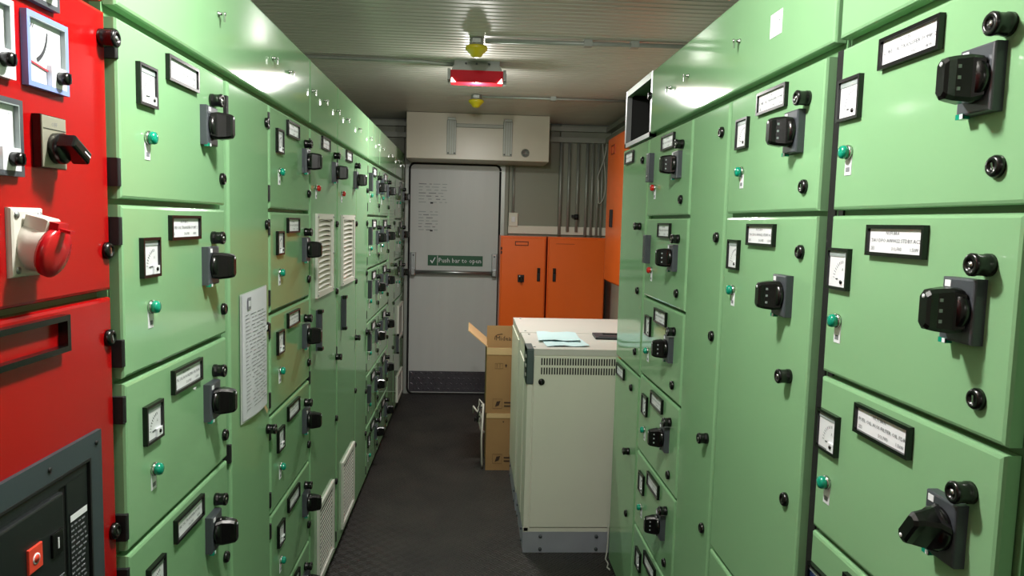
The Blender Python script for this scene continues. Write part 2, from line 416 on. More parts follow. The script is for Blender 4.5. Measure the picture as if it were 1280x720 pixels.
def wing_fn(b):
    b.lathe([(0.006, 0), (0.006, 0.004), (0.0035, 0.005), (0.0035, 0.016), (0.005, 0.018)], 'chrome', 12)
    b.box(-0.002, 0.002, -0.017, -0.013, -0.018, 0.004, 'chrome')
def slab_door(paint, w, h, c=0.006):
    def fn(b): b.slab(0, w, 0, h, -0.002, DF, c, paint)
    return fn
def door(sec, name, x0, x1, z0, z1, paint='green_paint', hinges=True):
    hinges = hinges and sec.location.x < 0
    w_, h_ = round(x1-x0, 4), round(z1-z0, 4)
    d = P(name, ('door', paint, w_, h_), slab_door(paint, w_, h_), sec, (x0, 0, z0)); 
    if hinges and paint:
        zs = [h_-0.045, 0.045] if h_ < 0.6 else [h_-0.06, h_/2, 0.06]
        for z in zs: P('hinge', 'hinge', hinge_fn, d, (-0.0015, 0.0, z))
    return d
def latch(d, x, z, key=False): return P('key_latch' if key else 'latch', 'key_latch' if key else 'latch', key_latch_fn if key else latch_fn, d, (x, DF, z), (0, 0 if key else random.uniform(-0.5, 0.5), 0))
def nameplate(d, x, z, k): return P('nameplate', ('nameplate', k), plate_fn(k), d, (x, DF, z))
def lampp(d, x, z, col='green_lens'): return P('indicator_lamp', ('indicator_lamp', col), lamp_fn(col), d, (x, DF, z))
def switch(d, x, z, turn=0.0):
    P('switch_plate', 'switch_plate', swplate_fn, d, (x, DF, z)); P('switch_handle', 'switch_handle', handle_fn, d, (x, DF, z), (0, turn, 0))
NPL = [0]
def cubicle(sec, x0, x1, z0, z1, so=0.122, lo=0.085, wo=0.022, meter='meter', lamp='green_lens', turn=0.0, ro=0.0):
    d = door(sec, 'cubicle_door', x0, x1, z0, z1); w_, h_ = x1-x0+ro, z1-z0
    NPL[0] += 1
    nameplate(d, w_-0.335, h_-0.066, NPL[0])
    if meter == 'grey': P('meter_box', 'meter_box', grey_box_fn, d, (w_-0.487, DF, h_-0.165))
    elif meter == 'blue': P('meter', 'meter_blue', lambda b: meter_fn(b, 'screen_blue'), d, (w_-0.463, DF, h_-0.132))
    else: P('meter', 'meter', meter_fn, d, (w_-0.463, DF, h_-0.132))
    lampp(d, w_-0.422, h_-0.188, lamp)
    switch(d, w_-so, h_-0.128, turn)
    latch(d, w_-lo, h_-0.066, True); latch(d, w_-wo, h_-0.240)
    return d
def section(label, cat, X, Y, side, W, H=2.18, open_top=None, paint='green_frame'):
    s = thing('switchboard_section', label, 'switchboard', (X, Y, 0), PI/2 if side == 'L' else -PI/2)
    b = MB()
    zt = 1.935 if open_top else H
    b.box(0.0, W, 0.0, 0.56, 0.05, zt, paint); b.box(0.0, W, 0.03, 0.56, 0.0, 0.05, 'black_matt')
    obj('cabinet_body', b, s)
    return s
def header(sec, x0, x1, latches, paint='green_paint', z0=1.946, z1=2.175):
    d = door(sec, 'header_panel', x0, x1, z0, z1, paint, hinges=False)
    for x in latches: P('wing_latch', 'wing_latch', wing_fn, d, (x-x0, DF, 2.066-z0))
    return d
def vent(sec, x0, x1, z0, z1, curved):
    w_, h_ = round(x1-x0, 3), round(z1-z0, 3)
    def fr(b):
        b.frame(0, w_, 0, h_, 0.022, 0, -0.010, 'louver_white'); b.box(0.01, w_-0.01, -0.002, 0, 0.01, h_-0.01, 'void_dark' if not curved else 'louver_white')
        for x in (0.011, w_-0.011):
            for z in (0.011, h_/2, h_-0.011): b.lathe([(0.004, 0.009), (0.004, 0.0125)], 'steel', 8, Matrix.Translation((x, 0, z)))
    v = P('vent_grille', ('vent', w_, h_, curved), fr, sec, (x0, DF, z0))
    iw = w_-0.05
    def arc(b):
        # pressed eyebrow louvre: a thin curved hood over a dark crescent opening
        n = 9; hood = []; dark = []
        for i in range(n):
            t = i/(n-1)*2-1; k = 1-t*t; x = iw*(0.04+0.92*(t+1)/2)
            hood += [(x, -0.002, 0.0095*k+0.0022), (x, -0.002-0.009*k**0.5, 0.0085*k+0.0002), (x, -0.002-0.008*k**0.5, 0.0075*k-0.0008), (x, -0.002, 0.0085*k)]
            dark += [(x, -0.0024, 0.0088*k), (x, -0.0024, 0.0030*k-0.0002)]
        fs = []
        for i in range(n-1):
            for k in range(4): fs.append((i*4+k, i*4+(k+1) % 4, i*4+4+(k+1) % 4, i*4+4+k))
        b.add(hood, fs, 'louver_white', False)
        b.add(dark, [(2*i, 2*i+1, 2*i+3, 2*i+2) for i in range(n-1)], 'void_dark')
    def flat(b):
        b.prism([(-0.001, 0.0035), (-0.0035, 0.001), (-0.0038, -0.003), (-0.001, -0.002)], 0, iw, 'louver_white', 'x')
    n = max(3, int((h_-0.05)/(0.0188 if curved else 0.0165)))
    for i in range(n):
        z = 0.032+i*(h_-0.064)/(n-1)
        P('slat', ('slat', iw, curved), arc if curved else flat, v, (0.025, 0, z))
    return v

XLF, XRF = -0.625, 0.685           # frame planes; door faces stand 25 mm proud of them
G = 0.004
LR = [1.930-0.3125*i for i in range(7)]       # row lines, left board
RR = [1.930-0.2985*i for i in range(7)]; RR[6] = 0.065
LR[6] = 0.06
# --- red incomer
Y0 = 0.60
s = section('red incomer section with round socket, dial meters and a grey breaker', 'switchboard', XLF-0.013, Y0, 'L', 0.676, paint='olive_frame')
header(s, G, 0.675, [], 'red_paint')
b = MB(); b.slab(0, 0.12, 0, 0.05, 0, -0.0015, 0.0004, 'white_card'); obj('sticker', b, s, (0.545, DF, 1.949))
d = door(s, 'meter_door', G, 0.675, 1.468, 1.930, 'red_paint', False)
def red(dr_, name, key, fn, y, z, rot=(0, 0, 0)): return P(name, key, fn, dr_, (y*0.989-Y0-G, DF, 1.6+(z-1.6)*0.989-1.468), rot)
def dial(frame, big_knob):
    def fn(b):
        w_ = 0.101
        b.frame(0, w_, 0, w_, 0.007, 0, -0.009, frame); b.box(0.006, w_-0.006, -0.002, 0, 0.006, w_-0.006, 'dial_white')
        b.box(0.007, w_-0.007, -0.0088, -0.002, w_-0.0085, w_-0.007, 'dial_grey'); b.box(w_-0.0085, w_-0.007, -0.0088, -0.002, 0.007, w_-0.007, 'dial_grey')
        # curved scale, broad at the low end
        vs = []; n = 13
        for i in range(n):
            a = math.radians(-60+i*4.8); t = 0.0020*(1-i/n)+0.0012
            for r in (0.052-t, 0.052+t): vs.append((0.006+r*math.cos(a), -0.0027, 0.084+r*math.sin(a)))
        b.add(vs, [(2*i, 2*i+1, 2*i+3, 2*i+2) for i in range(n-1)], 'ink')
        b.text('kW', 0.011, 0.080, 0.0075, -0.0027, 'ink')
        for i, t in enumerate(('0', '20', '40', '60', '80')):
            a = math.radians(172-i*23); b.text(t, 0.070+0.055*math.cos(a), 0.022+0.058*math.sin(a), 0.005, -0.0027, 'ink_faint')
        X = Matrix.Translation((0.046, -0.0035, 0.030)) @ Matrix.Rotation(math.radians(9), 4, 'Y'); b.box(-0.034, 0.026, -0.0006, 0.0006, -0.0011, 0.0011, 'needle_red', X)
        b.box(0.056, w_-0.007, -0.009, -0.002, 0.007, 0.037, 'dial_white')
        b.lathe([(0.0095, 0.008), (0.009, 0.021), (0.006, 0.023)], 'black_plastic', 14, Matrix.Translation((0.076, 0, 0.022)))
        b.box(0.075, 0.077, -0.025, -0.021, 0.015, 0.029, 'black_plastic')
    return fn
red(d, 'dial_meter', 'dial_blue_f', dial('dial_blue', True), 1.055, 1.772)
red(d, 'dial_meter', 'dial_white_f', dial('dial_white', True), 0.925, 1.772)
red(d, 'dial_meter', 'dial_black_a', dial('dark_grey_plastic', True), 1.035, 1.889)
red(d, 'dial_meter', 'dial_black_a', None, 0.937, 1.645)
def selector_fn(b):
    b.slab(0, 0.060, 0, 0.072, 0, -0.014, 0.001, 'selector_grey'); b.box(-0.001, 0.061, -0.012, -0.0005, -0.001, 0.073, 'black_plastic')
    b.box(0.002, 0.058, -0.0150, -0.013, 0.054, 0.0545, 'ink'); b.text('OFF', 0.022, 0.058, 0.006, -0.0146, 'ink_grey')
    b.lathe([(0.022, 0.014), (0.022, 0.026), (0.018, 0.030)], 'black_plastic', 20, Matrix.Translation((0.032, 0, 0.028)))
    X = Matrix.Translation((0.032, 0, 0.028)) @ Matrix.Rotation(math.radians(118), 4, 'Y')
    b.slab(-0.009, 0.009, -0.022, 0.026, -0.028, -0.052, 0.004, 'black_plastic', X); b.box(-0.001, 0.001, -0.0525, -0.050, 0.006, 0.022, 'white_card', X)
red(d, 'selector_switch', 'selector_switch', selector_fn, 1.074, 1.662)
def socket_fn(b):
    b.slab(-0.037, 0.037, -0.047, 0.047, 0, -0.008, 0.005, 'socket_white')
    for sx in (-0.026, 0.026):
        for sz in (-0.037, 0.037): b.lathe([(0.005, 0.006), (0.005, 0.0095)], 'steel', 10, Matrix.Translation((sx, 0, sz)))
    X = Matrix.Translation((0.004, 0.004, -0.003)) @ Matrix.Rotation(math.radians(14), 4, 'X')
    b.lathe([(0.033, 0.006), (0.032, 0.020), (0.031, 0.034), (0.033, 0.038)], 'socket_white', 28, X)
    b.slab(-0.017, 0.017, 0.016, 0.044, -0.006, -0.036, 0.005, 'socket_white', X)
    b.lathe([(0.0335, 0.037), (0.0350, 0.041), (0.0350, 0.047), (0.031, 0.050), (0.010, 0.0515), (0.001, 0.0517)], 'socket_red', 28, X)
    b.box(-0.012, 0.012, -0.048, -0.034, 0.026, 0.042, 'socket_red', X); b.box(-0.006, 0.006, -0.062, -0.044, 0.031, 0.035, 'socket_red', X)
    for i in range(3): b.box(0.0295+0.0006*i, 0.0328, -0.020-0.005*i, -0.018-0.005*i, -0.010, 0.010, 'needle_red', X)
red(d, 'socket_outlet', 'socket_outlet', socket_fn, 1.045, 1.556)
latch(d, 1.255-Y0, 1.884-1.468, True); latch(d, 1.256-Y0, 1.536-1.468)
d2 = door(s, 'breaker_door', G, 0.675, 0.07, 1.456, 'red_paint', False)
P('nameplate_frame', 'frame_long', lambda b: b.frame(0, 0.205, 0, 0.055, 0.0085, 0, -0.014, 'black_plastic'), d2, (0.915-Y0-G, DF, 1.391-0.07))
latch(d2, 1.255-Y0, 1.388-0.07); latch(d2, 1.256-Y0, 1.048-0.07)
def acb_fn(b):
    # local origin at the lower left of the flange
    W, H = 0.45, 0.60
    b.frame(0, W, 0, H, 0.037, 0.0, -0.007, 'acb_grey')
    b.box(0.030, W-0.030, -0.002, 0, 0.030, H-0.030, 'black_matt')
    b.frame(0.037, W-0.037, 0.037, H-0.037, 0.004, 0, -0.0085, 'black_matt')
    b.slab(0.044, 0.326, 0.05, H-0.046, 0, -0.005, 0.002, 'acb_dark'); b.slab(0.346, W-0.043, 0.05, H-0.046, 0, -0.005, 0.002, 'acb_dark'); b.slab(0.044, W-0.043, H-0.058, H-0.044, 0, -0.0052, 0.002, 'acb_dark')
    for x, z in ((0.02, H-0.018), (W-0.018, H-0.018), (W-0.15, H-0.018), (W-0.018, 0.25)): b.lathe([(0.004, 0.006), (0.004, 0.009)], 'black_matt', 8, Matrix.Translation((x, 0, z)))
def acb_cover_fn(b):
    b.slab(0, 0.274, 0, 0.34, 0, -0.009, 0.003, 'acb_dark'); b.slab(0.03, 0.266, 0.02, 0.215, -0.009, -0.011, 0.001, 'acb_dark'); b.box(0.07, 0.266, -0.0115, -0.0105, 0.218, 0.2195, 'ink_grey')
acb = P('air_breaker', 'acb', acb_fn, s, (0.765-Y0, DF, 0.643))
P('breaker_cover', 'acb_cover', acb_cover_fn, acb, (0.05, -0.004, 0.200))
b = MB(); b.slab(0, 0.032, 0, 0.035, 0, -0.004, 0.001, 'button_red'); b.lathe([(0.008, 0.003), (0.008, 0.0048)], 'dial_white', 16, Matrix.Translation((0.016, 0, 0.017))); b.lathe([(0.0058, 0.004), (0.0058, 0.0052)], 'button_red', 16, Matrix.Translation((0.016, 0, 0.017)))
tb = obj('trip_button', b, acb, (0.230, -0.0125, 0.457)); tb['label'] = 'red square push button on the breaker'
b = MB(); b.slab(0, 0.027, 0, 0.035, 0, -0.004, 0.001, 'black_plastic'); b.box(0.012, 0.015, -0.0048, -0.004, 0.010, 0.026, 'dial_white'); obj('close_button', b, acb, (0.287, -0.0125, 0.454))
b = MB(); b.box(0, 0.050, -0.0004, 0, -0.25, 0.0, 'acb_dark'); b.box(0.001, 0.049, -0.0008, 0, -0.014, -0.004, 'white_card')
random.seed(3)
for k in range(26):
    x = 0.002
    while x < 0.042:
        l = random.uniform(0.003, 0.012); b.box(x, min(x+l, 0.049), -0.0008, 0, -0.022-k*0.0085, -0.0195-k*0.0085, 'ink_grey'); x += l+0.004
obj('rating_label', b, acb, (0.352, -0.0055, 0.494))

# --- left board
HL = 'green'
s = section('long green left section beside the red one, two cubicle columns with a cable door between', 'switchboard', XLF, 1.285, 'L', 1.464)
Y0 = 1.285
header(s, G, 1.460, [1.778-Y0, 2.241-Y0, 2.439-Y0])
for i in range(6):
    cubicle(s, 0.003, 1.815-Y0, LR[i+1]+0.006, LR[i]-0.004, so=0.125, lo=0.088, wo=0.024)
    cubicle(s, 2.212-Y0, 2.738-Y0, LR[i+1]+0.006, LR[i]-0.004, so=0.085, lo=0.075, wo=0.022)
d = door(s, 'cable_door', 1.845-Y0, 2.196-Y0, 0.066, 1.926)
for i, z in enumerate((1.869, 1.575, 1.275, 0.966, 0.42)): latch(d, 0.325, z-0.066, i == 3)

def tall_panel(s, Y0, ya, yb, red_y, plate_y, v0, v1, latch_y):
    d = door(s, 'panel_door', ya-Y0, yb-Y0, 0.066, 1.926)
    NPL[0] += 1; nameplate(d, plate_y-ya, 1.872-0.066, NPL[0]); lampp(d, red_y-ya, 1.712-0.066, 'red_lens')
    switch(d, v1-ya+0.03, 1.795-0.066); latch(d, v1-ya+0.05, 1.868-0.066, True)
    P('pull_handle', 'pull_handle', grab_fn, d, (red_y+0.015-ya, DF, 1.08-0.066))
    for i, z in enumerate((1.574, 1.275, 0.978, 0.695, 0.40)): latch(d, yb-ya-0.010, z-0.066, i == 2)
    vent(s, v0-Y0, v1-Y0, 1.288, 1.616, True); vent(s, v0+0.04-Y0, v1+0.04-Y0, 0.105, 0.435, False)
s = section('green left panel with curved white louvres, red lamp and pull handle, nearer of two', 'switchboard', XLF, 2.750, 'L', 0.548)
header(s, G, 0.544, [2.781-2.75, 3.001-2.75, 3.27-2.75]); tall_panel(s, 2.750, 2.758, 3.288, 2.853, 2.945, 2.84, 3.17, 3.28)
s = section('green left panel with white louvres and red lamp, farther one beside a narrow cable door', 'switchboard', XLF, 3.300, 'L', 0.945)
header(s, G, 0.941, [3.523-3.3, 3.886-3.3]); tall_panel(s, 3.300, 3.308, 3.832, 3.404, 3.505, 3.39, 3.74, 3.83)
d = door(s, 'cable_door', 0.54, 0.937, 0.066, 1.926)
for i, z in enumerate((1.76, 1.574, 1.29, 0.95, 0.60, 0.35)): latch(d, 0.365, z-0.066, i == 3)
s = section('green left cubicle column just beyond the narrow cable door', 'switchboard', XLF, 4.247, 'L', 0.525)
header(s, G, 0.521, [4.30-4.247, 4.70-4.247])
for i in range(6): cubicle(s, 0.008, 0.518, LR[i+1]+0.006, LR[i]-0.004, wo=0.03, meter='grey' if i < 5 else 'meter')
s = section('green left cubicle column second from the far end, with slim cable door', 'switchboard', XLF, 4.774, 'L', 0.960)
header(s, G, 0.956, [4.9-4.774, 5.4-4.774])
for i in range(6): cubicle(s, 0.008, 0.540, LR[i+1]+0.006, LR[i]-0.004, wo=0.03, meter='grey' if i < 5 else 'meter')
d = door(s, 'cable_door', 0.556, 0.952, 0.066, 1.926)
for i, z in enumerate((1.574, 1.25, 0.95, 0.60)): latch(d, 0.365, z-0.066, i == 1)
s = section('farthest green left column by the exit door, cubicles over a louvred panel', 'switchboard', XLF, 5.736, 'L', 0.735)
header(s, G, 0.731, [5.9-5.736, 6.3-5.736])
for i in range(3): cubicle(s, 0.008, 0.727, 1.930-0.325*(i+1)+0.006, 1.926-0.325*i, wo=0.05, so=0.10, lo=0.08)
d = door(s, 'panel_door', 0.008, 0.727, 0.066, 0.950); P('pull_handle', 'pull_handle', grab_fn, d, (0.20, DF, 0.44)); latch(d, 0.70, 0.75); latch(d, 0.70, 0.50); latch(d, 0.70, 0.2)
vent(s, 0.30, 0.68, 0.60, 0.89, False); vent(s, 0.29, 0.70, 0.075, 0.30, False)

# --- right board (roots at the far end of each section, local x runs towards the camera)
s = section('nearest green right section, column of cubicle doors with large rotary handles', 'switchboard', XRF+0.0, 1.328, 'R', 0.500)
header(s, G, 0.496, [0.08, 0.42])
NPL[0] = 2
for i in range(6):
    cubicle(s, 0.018, 0.488, RR[i+1]+0.006, RR[i]-0.004, so=0.085, lo=0.052, wo=0.052, turn=[0, 0, PI+0.62, 0, 0, 0][i], meter='blue' if i == 3 else 'meter')
b = MB(); b.box(0.0, 0.017, -0.004, 0.0, 0.05, 1.935, 'gasket'); obj('seal_shade_strip', b, s)  # black seal strip, mostly standing in for the shade in the gap
s = section('long green right section with a tall switch door and a cable door beside small cubicles', 'switchboard', XRF, 2.742, 'R', 1.402)
Yf = 2.742
h = header(s, G, 1.398, [Yf-2.47, Yf-2.266, Yf-1.833, Yf-1.401])
b = MB(); b.slab(0, 0.062, 0, 0.052, 0, -0.001, 0.0003, 'white_card'); b.lathe([(0.002, 0), (0.002, 0.0015)], 'ink_grey', 8, Matrix.Translation((0.05, 0, 0.03))); obj('sticker', b, h, (Yf-1.645-G, DF, 2.024-1.946))
def rcub(i, meter, lamp, turn): cubicle(s, 0.008, Yf-2.206, RR[i+1]+0.006, RR[i]-0.004, so=0.125, lo=0.088, wo=0.080, meter=meter, lamp=lamp, turn=turn)
for i in range(6): rcub(i, 'grey' if i < 2 else 'meter', 'red_lens' if i < 2 else 'green_lens', 0)
d = door(s, 'cable_door', Yf-2.190, Yf-1.885, 0.066, 1.926)
for i, z in enumerate((1.853, 1.574, 1.306, 1.021, 0.765, 0.40)): latch(d, 2.190-1.930, z-0.066, i == 3)
cubicle(s, Yf-1.868, Yf-1.370, RR[1]+0.006, RR[0]-0.004, so=0.125, lo=0.085, wo=0.078, ro=0.02)
d = door(s, 'switch_door', Yf-1.868, Yf-1.370, 0.745, RR[1]-0.004)
w_, h_ = 0.518, RR[1]-0.004-0.745
NPL[0] += 1; nameplate(d, w_-0.355, h_-0.066, NPL[0]); P('meter', 'meter', meter_fn, d, (w_-0.480, DF, h_-0.130)); lampp(d, w_-0.440, h_-0.182); switch(d, w_-0.135, h_-0.165)
latch(d, w_-0.075, 1.556-0.745); latch(d, w_-0.095, 1.299-0.745, True); latch(d, w_-0.078, 1.044-0.745)
d = door(s, 'cubicle_door', Yf-1.868, Yf-1.370, 0.066, 0.735); NPL[0] += 1; nameplate(d, w_-0.355, 0.60, NPL[0]); P('meter', 'meter', meter_fn, d, (w_-0.480, DF, 0.53)); lampp(d, w_-0.44, 0.47); switch(d, w_-0.13, 0.50); latch(d, w_-0.08, 0.3)
# black strip between the two near right sections: seal, mostly gap shade painted in
b = MB(); b.box(Yf-1.3685, Yf-1.3405, -0.004, 0.0, 0.05, 1.935, 'gasket'); obj('seal_shade_strip', b, s)
# far plain section with its top compartment standing open
s = section('far right green section with two plain doors and an open, coverless top compartment', 'switchboard', XRF, 3.215, 'R', 0.470, open_top=True)
Yf = 3.215
b = MB()
for x0, x1 in ((0, 0.022), (0.448, 0.470)): b.box(x0, x1, -0.022, 0.0, 1.937, 2.18, 'steel');
b.box(0, 0.47, -0.022, 0.0, 1.937, 1.955, 'steel'); b.box(0.022, 0.448, -0.022, 0.0, 2.155, 2.18, 'green_frame'); obj('compartment_frame', b, s)
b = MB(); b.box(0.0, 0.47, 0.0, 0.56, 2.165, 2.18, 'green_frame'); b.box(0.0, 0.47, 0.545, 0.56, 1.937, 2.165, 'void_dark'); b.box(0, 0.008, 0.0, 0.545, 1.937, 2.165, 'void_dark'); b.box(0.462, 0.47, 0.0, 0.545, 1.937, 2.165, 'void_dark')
for k in range(4): b.box(0.0, 0.47, 0.16+k*0.08, 0.17+k*0.08, 1.99, 2.05, 'galvanised')
obj('open_compartment', b, s)
P('latch', 'latch', latch_fn, s, (0.44, -0.022, 2.09))
d = door(s, 'panel_door', 0.008, 0.460, 1.020, 1.926); nameplate(d, 0.06, 1.86-1.02, 1)
for z, k in ((1.854, 0), (1.598, 1), (1.345, 0), (1.101, 0)): latch(d, 0.375, z-1.02, k)
d = door(s, 'panel_door', 0.008, 0.460, 0.066, 1.010); nameplate(d, 0.045, 0.945-0.066, 2)
for z, k in ((0.946, 0), (0.682, 1), (0.42, 0)): latch(d, 0.335, z-0.066, k)
# next section on the near right, only a sliver in view
s = section('plain green door sliver at the right edge of the view, beside the nearest cubicles', 'switchboard', XRF+0.012, 0.818, 'R', 0.55)
header(s, G, 0.546, []); door(s, 'panel_door', 0.014, 0.53, 0.066, 1.926)

# ------------------------------------------------------------------ papers on the cable door
sl = thing('document_sleeve', 'clear sleeve of printed sheets taped to the green cable door', 'papers', (-0.599, 1.915, 1.05), PI/2)
def sheet(w_, h_, m, dy, bow):
    b = MB(); n, k = 9, 7; vs = []; fs = []
    for j in range(k):
        for i in range(n):
            u, t = i/(n-1), j/(k-1)
            vs.append((u*w_, dy-bow*math.sin(PI*u)*(0.6+0.4*math.sin(3*t+1)), t*h_+0.012*u*(t-0.5)))
    for j in range(k-1):
        for i in range(n-1): fs.append((j*n+i, j*n+i+1, (j+1)*n+i+1, (j+1)*n+i))
    b.add(vs, fs, m, True)
    o = len(b.v); b.add([(x, y+0.0008, z) for x, y, z in vs], fs, m, True)
    return b
obj('sleeve', sheet(0.242, 0.345, 'sleeve', -0.002, 0.006), sl)
b = sheet(0.228, 0.337, 'paper', -0.0035, 0.008)
random.seed(11)
for k in range(26):
    x = 0.02
    while x < 0.19:
        l = random.uniform(0.012, 0.05)
        u = (x+l/2)/0.228; t = (0.28-k*0.0102)/0.337
        y = -0.0035-0.008*math.sin(PI*u)*(0.6+0.4*math.sin(3*t+1))-0.0011
        b.box(x, min(x+l, 0.21), y-0.0001, y+0.0002, 0.280-k*0.0102, 0.2815-k*0.0102, 'ink_grey'); x += l+random.uniform(0.004, 0.02)
b.box(0.035, 0.062, -0.0085, -0.0078, 0.295, 0.327, 'ink_grey'); b.box(0.04, 0.057, -0.0092, -0.0084, 0.303, 0.318, 'paper')
obj('sheet', b, sl, (0.008, -0.001, 0.006))
b = MB(); b.slab(-0.03, 0.03, -0.006, 0.006, 0, -0.001, 0.0002, 'tape'); obj('tape_strip', b, sl, (0.21, -0.006, -0.005), (0, 0.7, 0))
b = MB(); b.slab(-0.015, 0.015, -0.006, 0.006, 0, -0.001, 0.0002, 'white_card'); obj('tape_strip', b, sl, (0.235, -0.005, 0.225), (0, -0.15, 0))

# ------------------------------------------------------------------ overhead box above the door
t = thing('overhead_box', 'white metal wall box above the exit door with grey channel frame', 'box', (0, 6.2, 0))
b = MB(); b.slab(-0.560, 0.637, 2.118, 2.498, 0.495, 0, 0.003, 'box_paint'); obj('housing', b, t)
def rail(b, h_):
    b.slab(0, 0.078, 0, h_, 0, -0.010, 0.002, 'rail_grey')
    for x in (0.006, 0.028, 0.046, 0.066): b.box(x, x+0.006, -0.016, -0.010, 0.004, h_-0.004, 'galvanised')
    for x in (0.012, 0.066): b.lathe([(0.006, 0.01), (0.006, 0.02)], 'dark_grey_plastic', 8, Matrix.Translation((x, 0, 0.012)))
for x in (-0.224, 0.247):
    b = MB(); rail(b, 0.285); obj('channel', b, t, (x, 0, 2.155))
    b = MB(); b.slab(0, 0.066, 0, 0.022, 0, -0.022, 0.003, 'galvanised'); obj('bracket', b, t, (x+0.006, 0, 2.438))
b = MB(); b.slab(-0.146, 0.247, 2.382, 2.412, 0, -0.018, 0.003, 'rail_grey'); obj('cross_channel', b, t)
b = MB(); b.lathe([(0.036, 0), (0.036, 0.006), (0.030, 0.008), (0.030, 0.003)], 'rail_grey', 20)
for k in range(4): b.box(-0.028, 0.028, -0.007, -0.002, -0.022+k*0.013, -0.018+k*0.013, 'dark_grey_plastic')
obj('round_vent', b, t, (0.437, 0, 2.186))

# ------------------------------------------------------------------ ceiling fittings
t = thing('emergency_light', 'red-fronted bulkhead light glowing at its lower corners on the ceiling', 'light', (0.008, 4.25, CZ))
b = MB(); b.box(-0.125, 0.130, -0.055, 0.055, -0.030, 0.0, 'lamp_metal'); b.prism([(-0.14, -0.055), (0.145, -0.055), (0.135, -0.03), (-0.13, -0.03)], -0.062, 0.062, 'lamp_metal')
for x in (-0.06, 0.0, 0.07): b.lathe([(0.006, 0), (0.006, 0.004)], 'dark_grey_plastic', 8, Matrix.Translation((x, -0.055, -0.016)))
obj('base', b, t)
b = MB(); b.prism([(-0.068, -0.055), (0.068, -0.055), (0.050, -0.118), (-0.050, -0.118)], -0.145, 0.150, 'lamp_red', 'x'); obj('diffuser', b, t)
b = MB()
for sx in (-1, 1):
    b.prism([(sx*0.146+0.002, -0.120), (sx*0.118+0.002, -0.120), (sx*0.141+0.002, -0.094)], -0.0585, -0.0500, 'lamp_glow')
obj('clear_window', b, t)
for sx in (-1, 1):
    b = MB(); b.box(-0.008, 0.008, -0.05, 0.05, -0.105, -0.045, 'lamp_metal'); b.box(-0.004, 0.008*sx+0.004, -0.02, 0.02, -0.12, -0.06, 'lamp_metal'); obj('end_clip', b, t, (0.0025+sx*0.157, 0, 0))
def beacon(label, x, y, sc):
    t = thing('warning_beacon', label, 'beacon', (x, y, CZ), 0, 'yellow ceiling beacons')
    b = MB(); b.lathe([(0.036, 0), (0.036, -0.034), (0.030, -0.036)], 'galvanised', 12, axis='z'); b.box(-0.02, 0.02, -0.05, 0.02, -0.028, -0.008, 'galvanised'); obj('junction_box', b, t)
    b = MB(); b.lathe([(0.052, -0.036), (0.056, -0.044), (0.053, -0.054), (0.040, -0.066), (0.030, -0.076), (0.027, -0.084), (0.014, -0.090), (0.001, -0.091)], 'yellow_plastic', 24, axis='z'); obj('dome', b, t)
beacon('yellow domed beacon on the ceiling nearer than the red bulkhead light', 0.005, 3.70, 1)
beacon('small yellow domed beacon on the ceiling close to the overhead wall box', 0.012, 5.30, 1)
def pipe(label, pts, r=0.011, m='galvanised', clips=(), cat='conduit', group=None, name='conduit_pipe'):
    t = thing(name, label, cat, pts[0], 0, group)
    o = Vector(pts[0]); b = MB(); b.tube([Vector(p)-o for p in pts], r, m, 10); obj('pipe', b, t)
    for c in clips:
        b = MB(); b.box(-0.02, 0.02, -0.02, 0.02, -0.014, 0.017, m); obj('clip', b, t, Vector(c)-o)
    return t
pipe('grey conduit running right along the ceiling from the nearer yellow beacon', [(0.045, 3.66, CZ-0.017), (1.10, 3.62, CZ-0.017)], clips=[(0.55, 3.645, CZ-0.017), (0.78, 3.635, CZ-0.017)])
pipe('grey conduit running left along the ceiling to the red bulkhead light', [(-1.10, 4.16, CZ-0.016), (-0.30, 4.19, CZ-0.016), (-0.19, 4.205, CZ-0.02), (-0.122, 4.225, CZ-0.02)])
pipe('thin grey conduit running right along the ceiling from the small far beacon', [(0.05, 5.28, CZ-0.014), (1.12, 5.26, CZ-0.014)], r=0.009, clips=[(0.56, 5.27, CZ-0.014)])
# bulkhead lamp over the near aisle (above the frame), plus the added rear fill
for L_, lab in ((LAMP, 'white bulkhead lamp on the ceiling over the near end of the aisle'), (FILL_REAR, 'added unseen fill lamp, white bulkhead on the ceiling behind the viewer')):
  t = thing('ceiling_light', lab, 'light', (L_[0], L_[1], CZ))
  b = MB(); b.prism([(-0.16, 0), (0.16, 0), (0.15, -0.05), (-0.15, -0.05)], -0.075, 0.075, 'lamp_metal', 'y'); obj('base', b, t)
  b = MB(); b.prism([(-0.15, -0.05), (0.15, -0.05), (0.14, -0.135), (-0.14, -0.135)], -0.065, 0.065, 'lamp_glow', 'y'); obj('diffuser', b, t)
# upright conduits on the back wall
names = ['far-left', 'second', 'third', 'fourth', 'fifth', 'sixth', 'last']
texts = ['upright grey conduit on the back wall, leftmost of the bank above the right orange cabinet', 'second upright grey conduit from the left above the right orange cabinet',
         'third upright grey conduit from the left, with a dark coupling near its foot', 'fourth upright grey conduit from the left in the bank on the back wall',
         'fifth upright grey conduit from the left in the bank on the back wall', 'sixth upright grey conduit from the left in the bank on the back wall', 'rightmost upright grey conduit, next to the corner of the back wall']
for k, x in enumerate((0.797, 0.872, 0.953, 1.035, 1.087, 1.139, 1.177)):
    z0 = 1.495 if k not in (1, 2) else 1.53
    y = 6.655
    p = pipe(texts[k], [(x, y, z0), (x, y, 2.333)], r=[0.014, 0.013, 0.013, 0.013, 0.012, 0.011, 0.011][k], group='upright conduits on the back wall')
    if k == 2:
        b = MB(); b.lathe([(0.02, 0), (0.02, 0.05)], 'black_matt', 12, axis='z'); b.box(-0.045, 0, -0.01, 0.01, 0.02, 0.045, 'black_matt'); obj('coupling', b, p, (0, 0, 0.11))
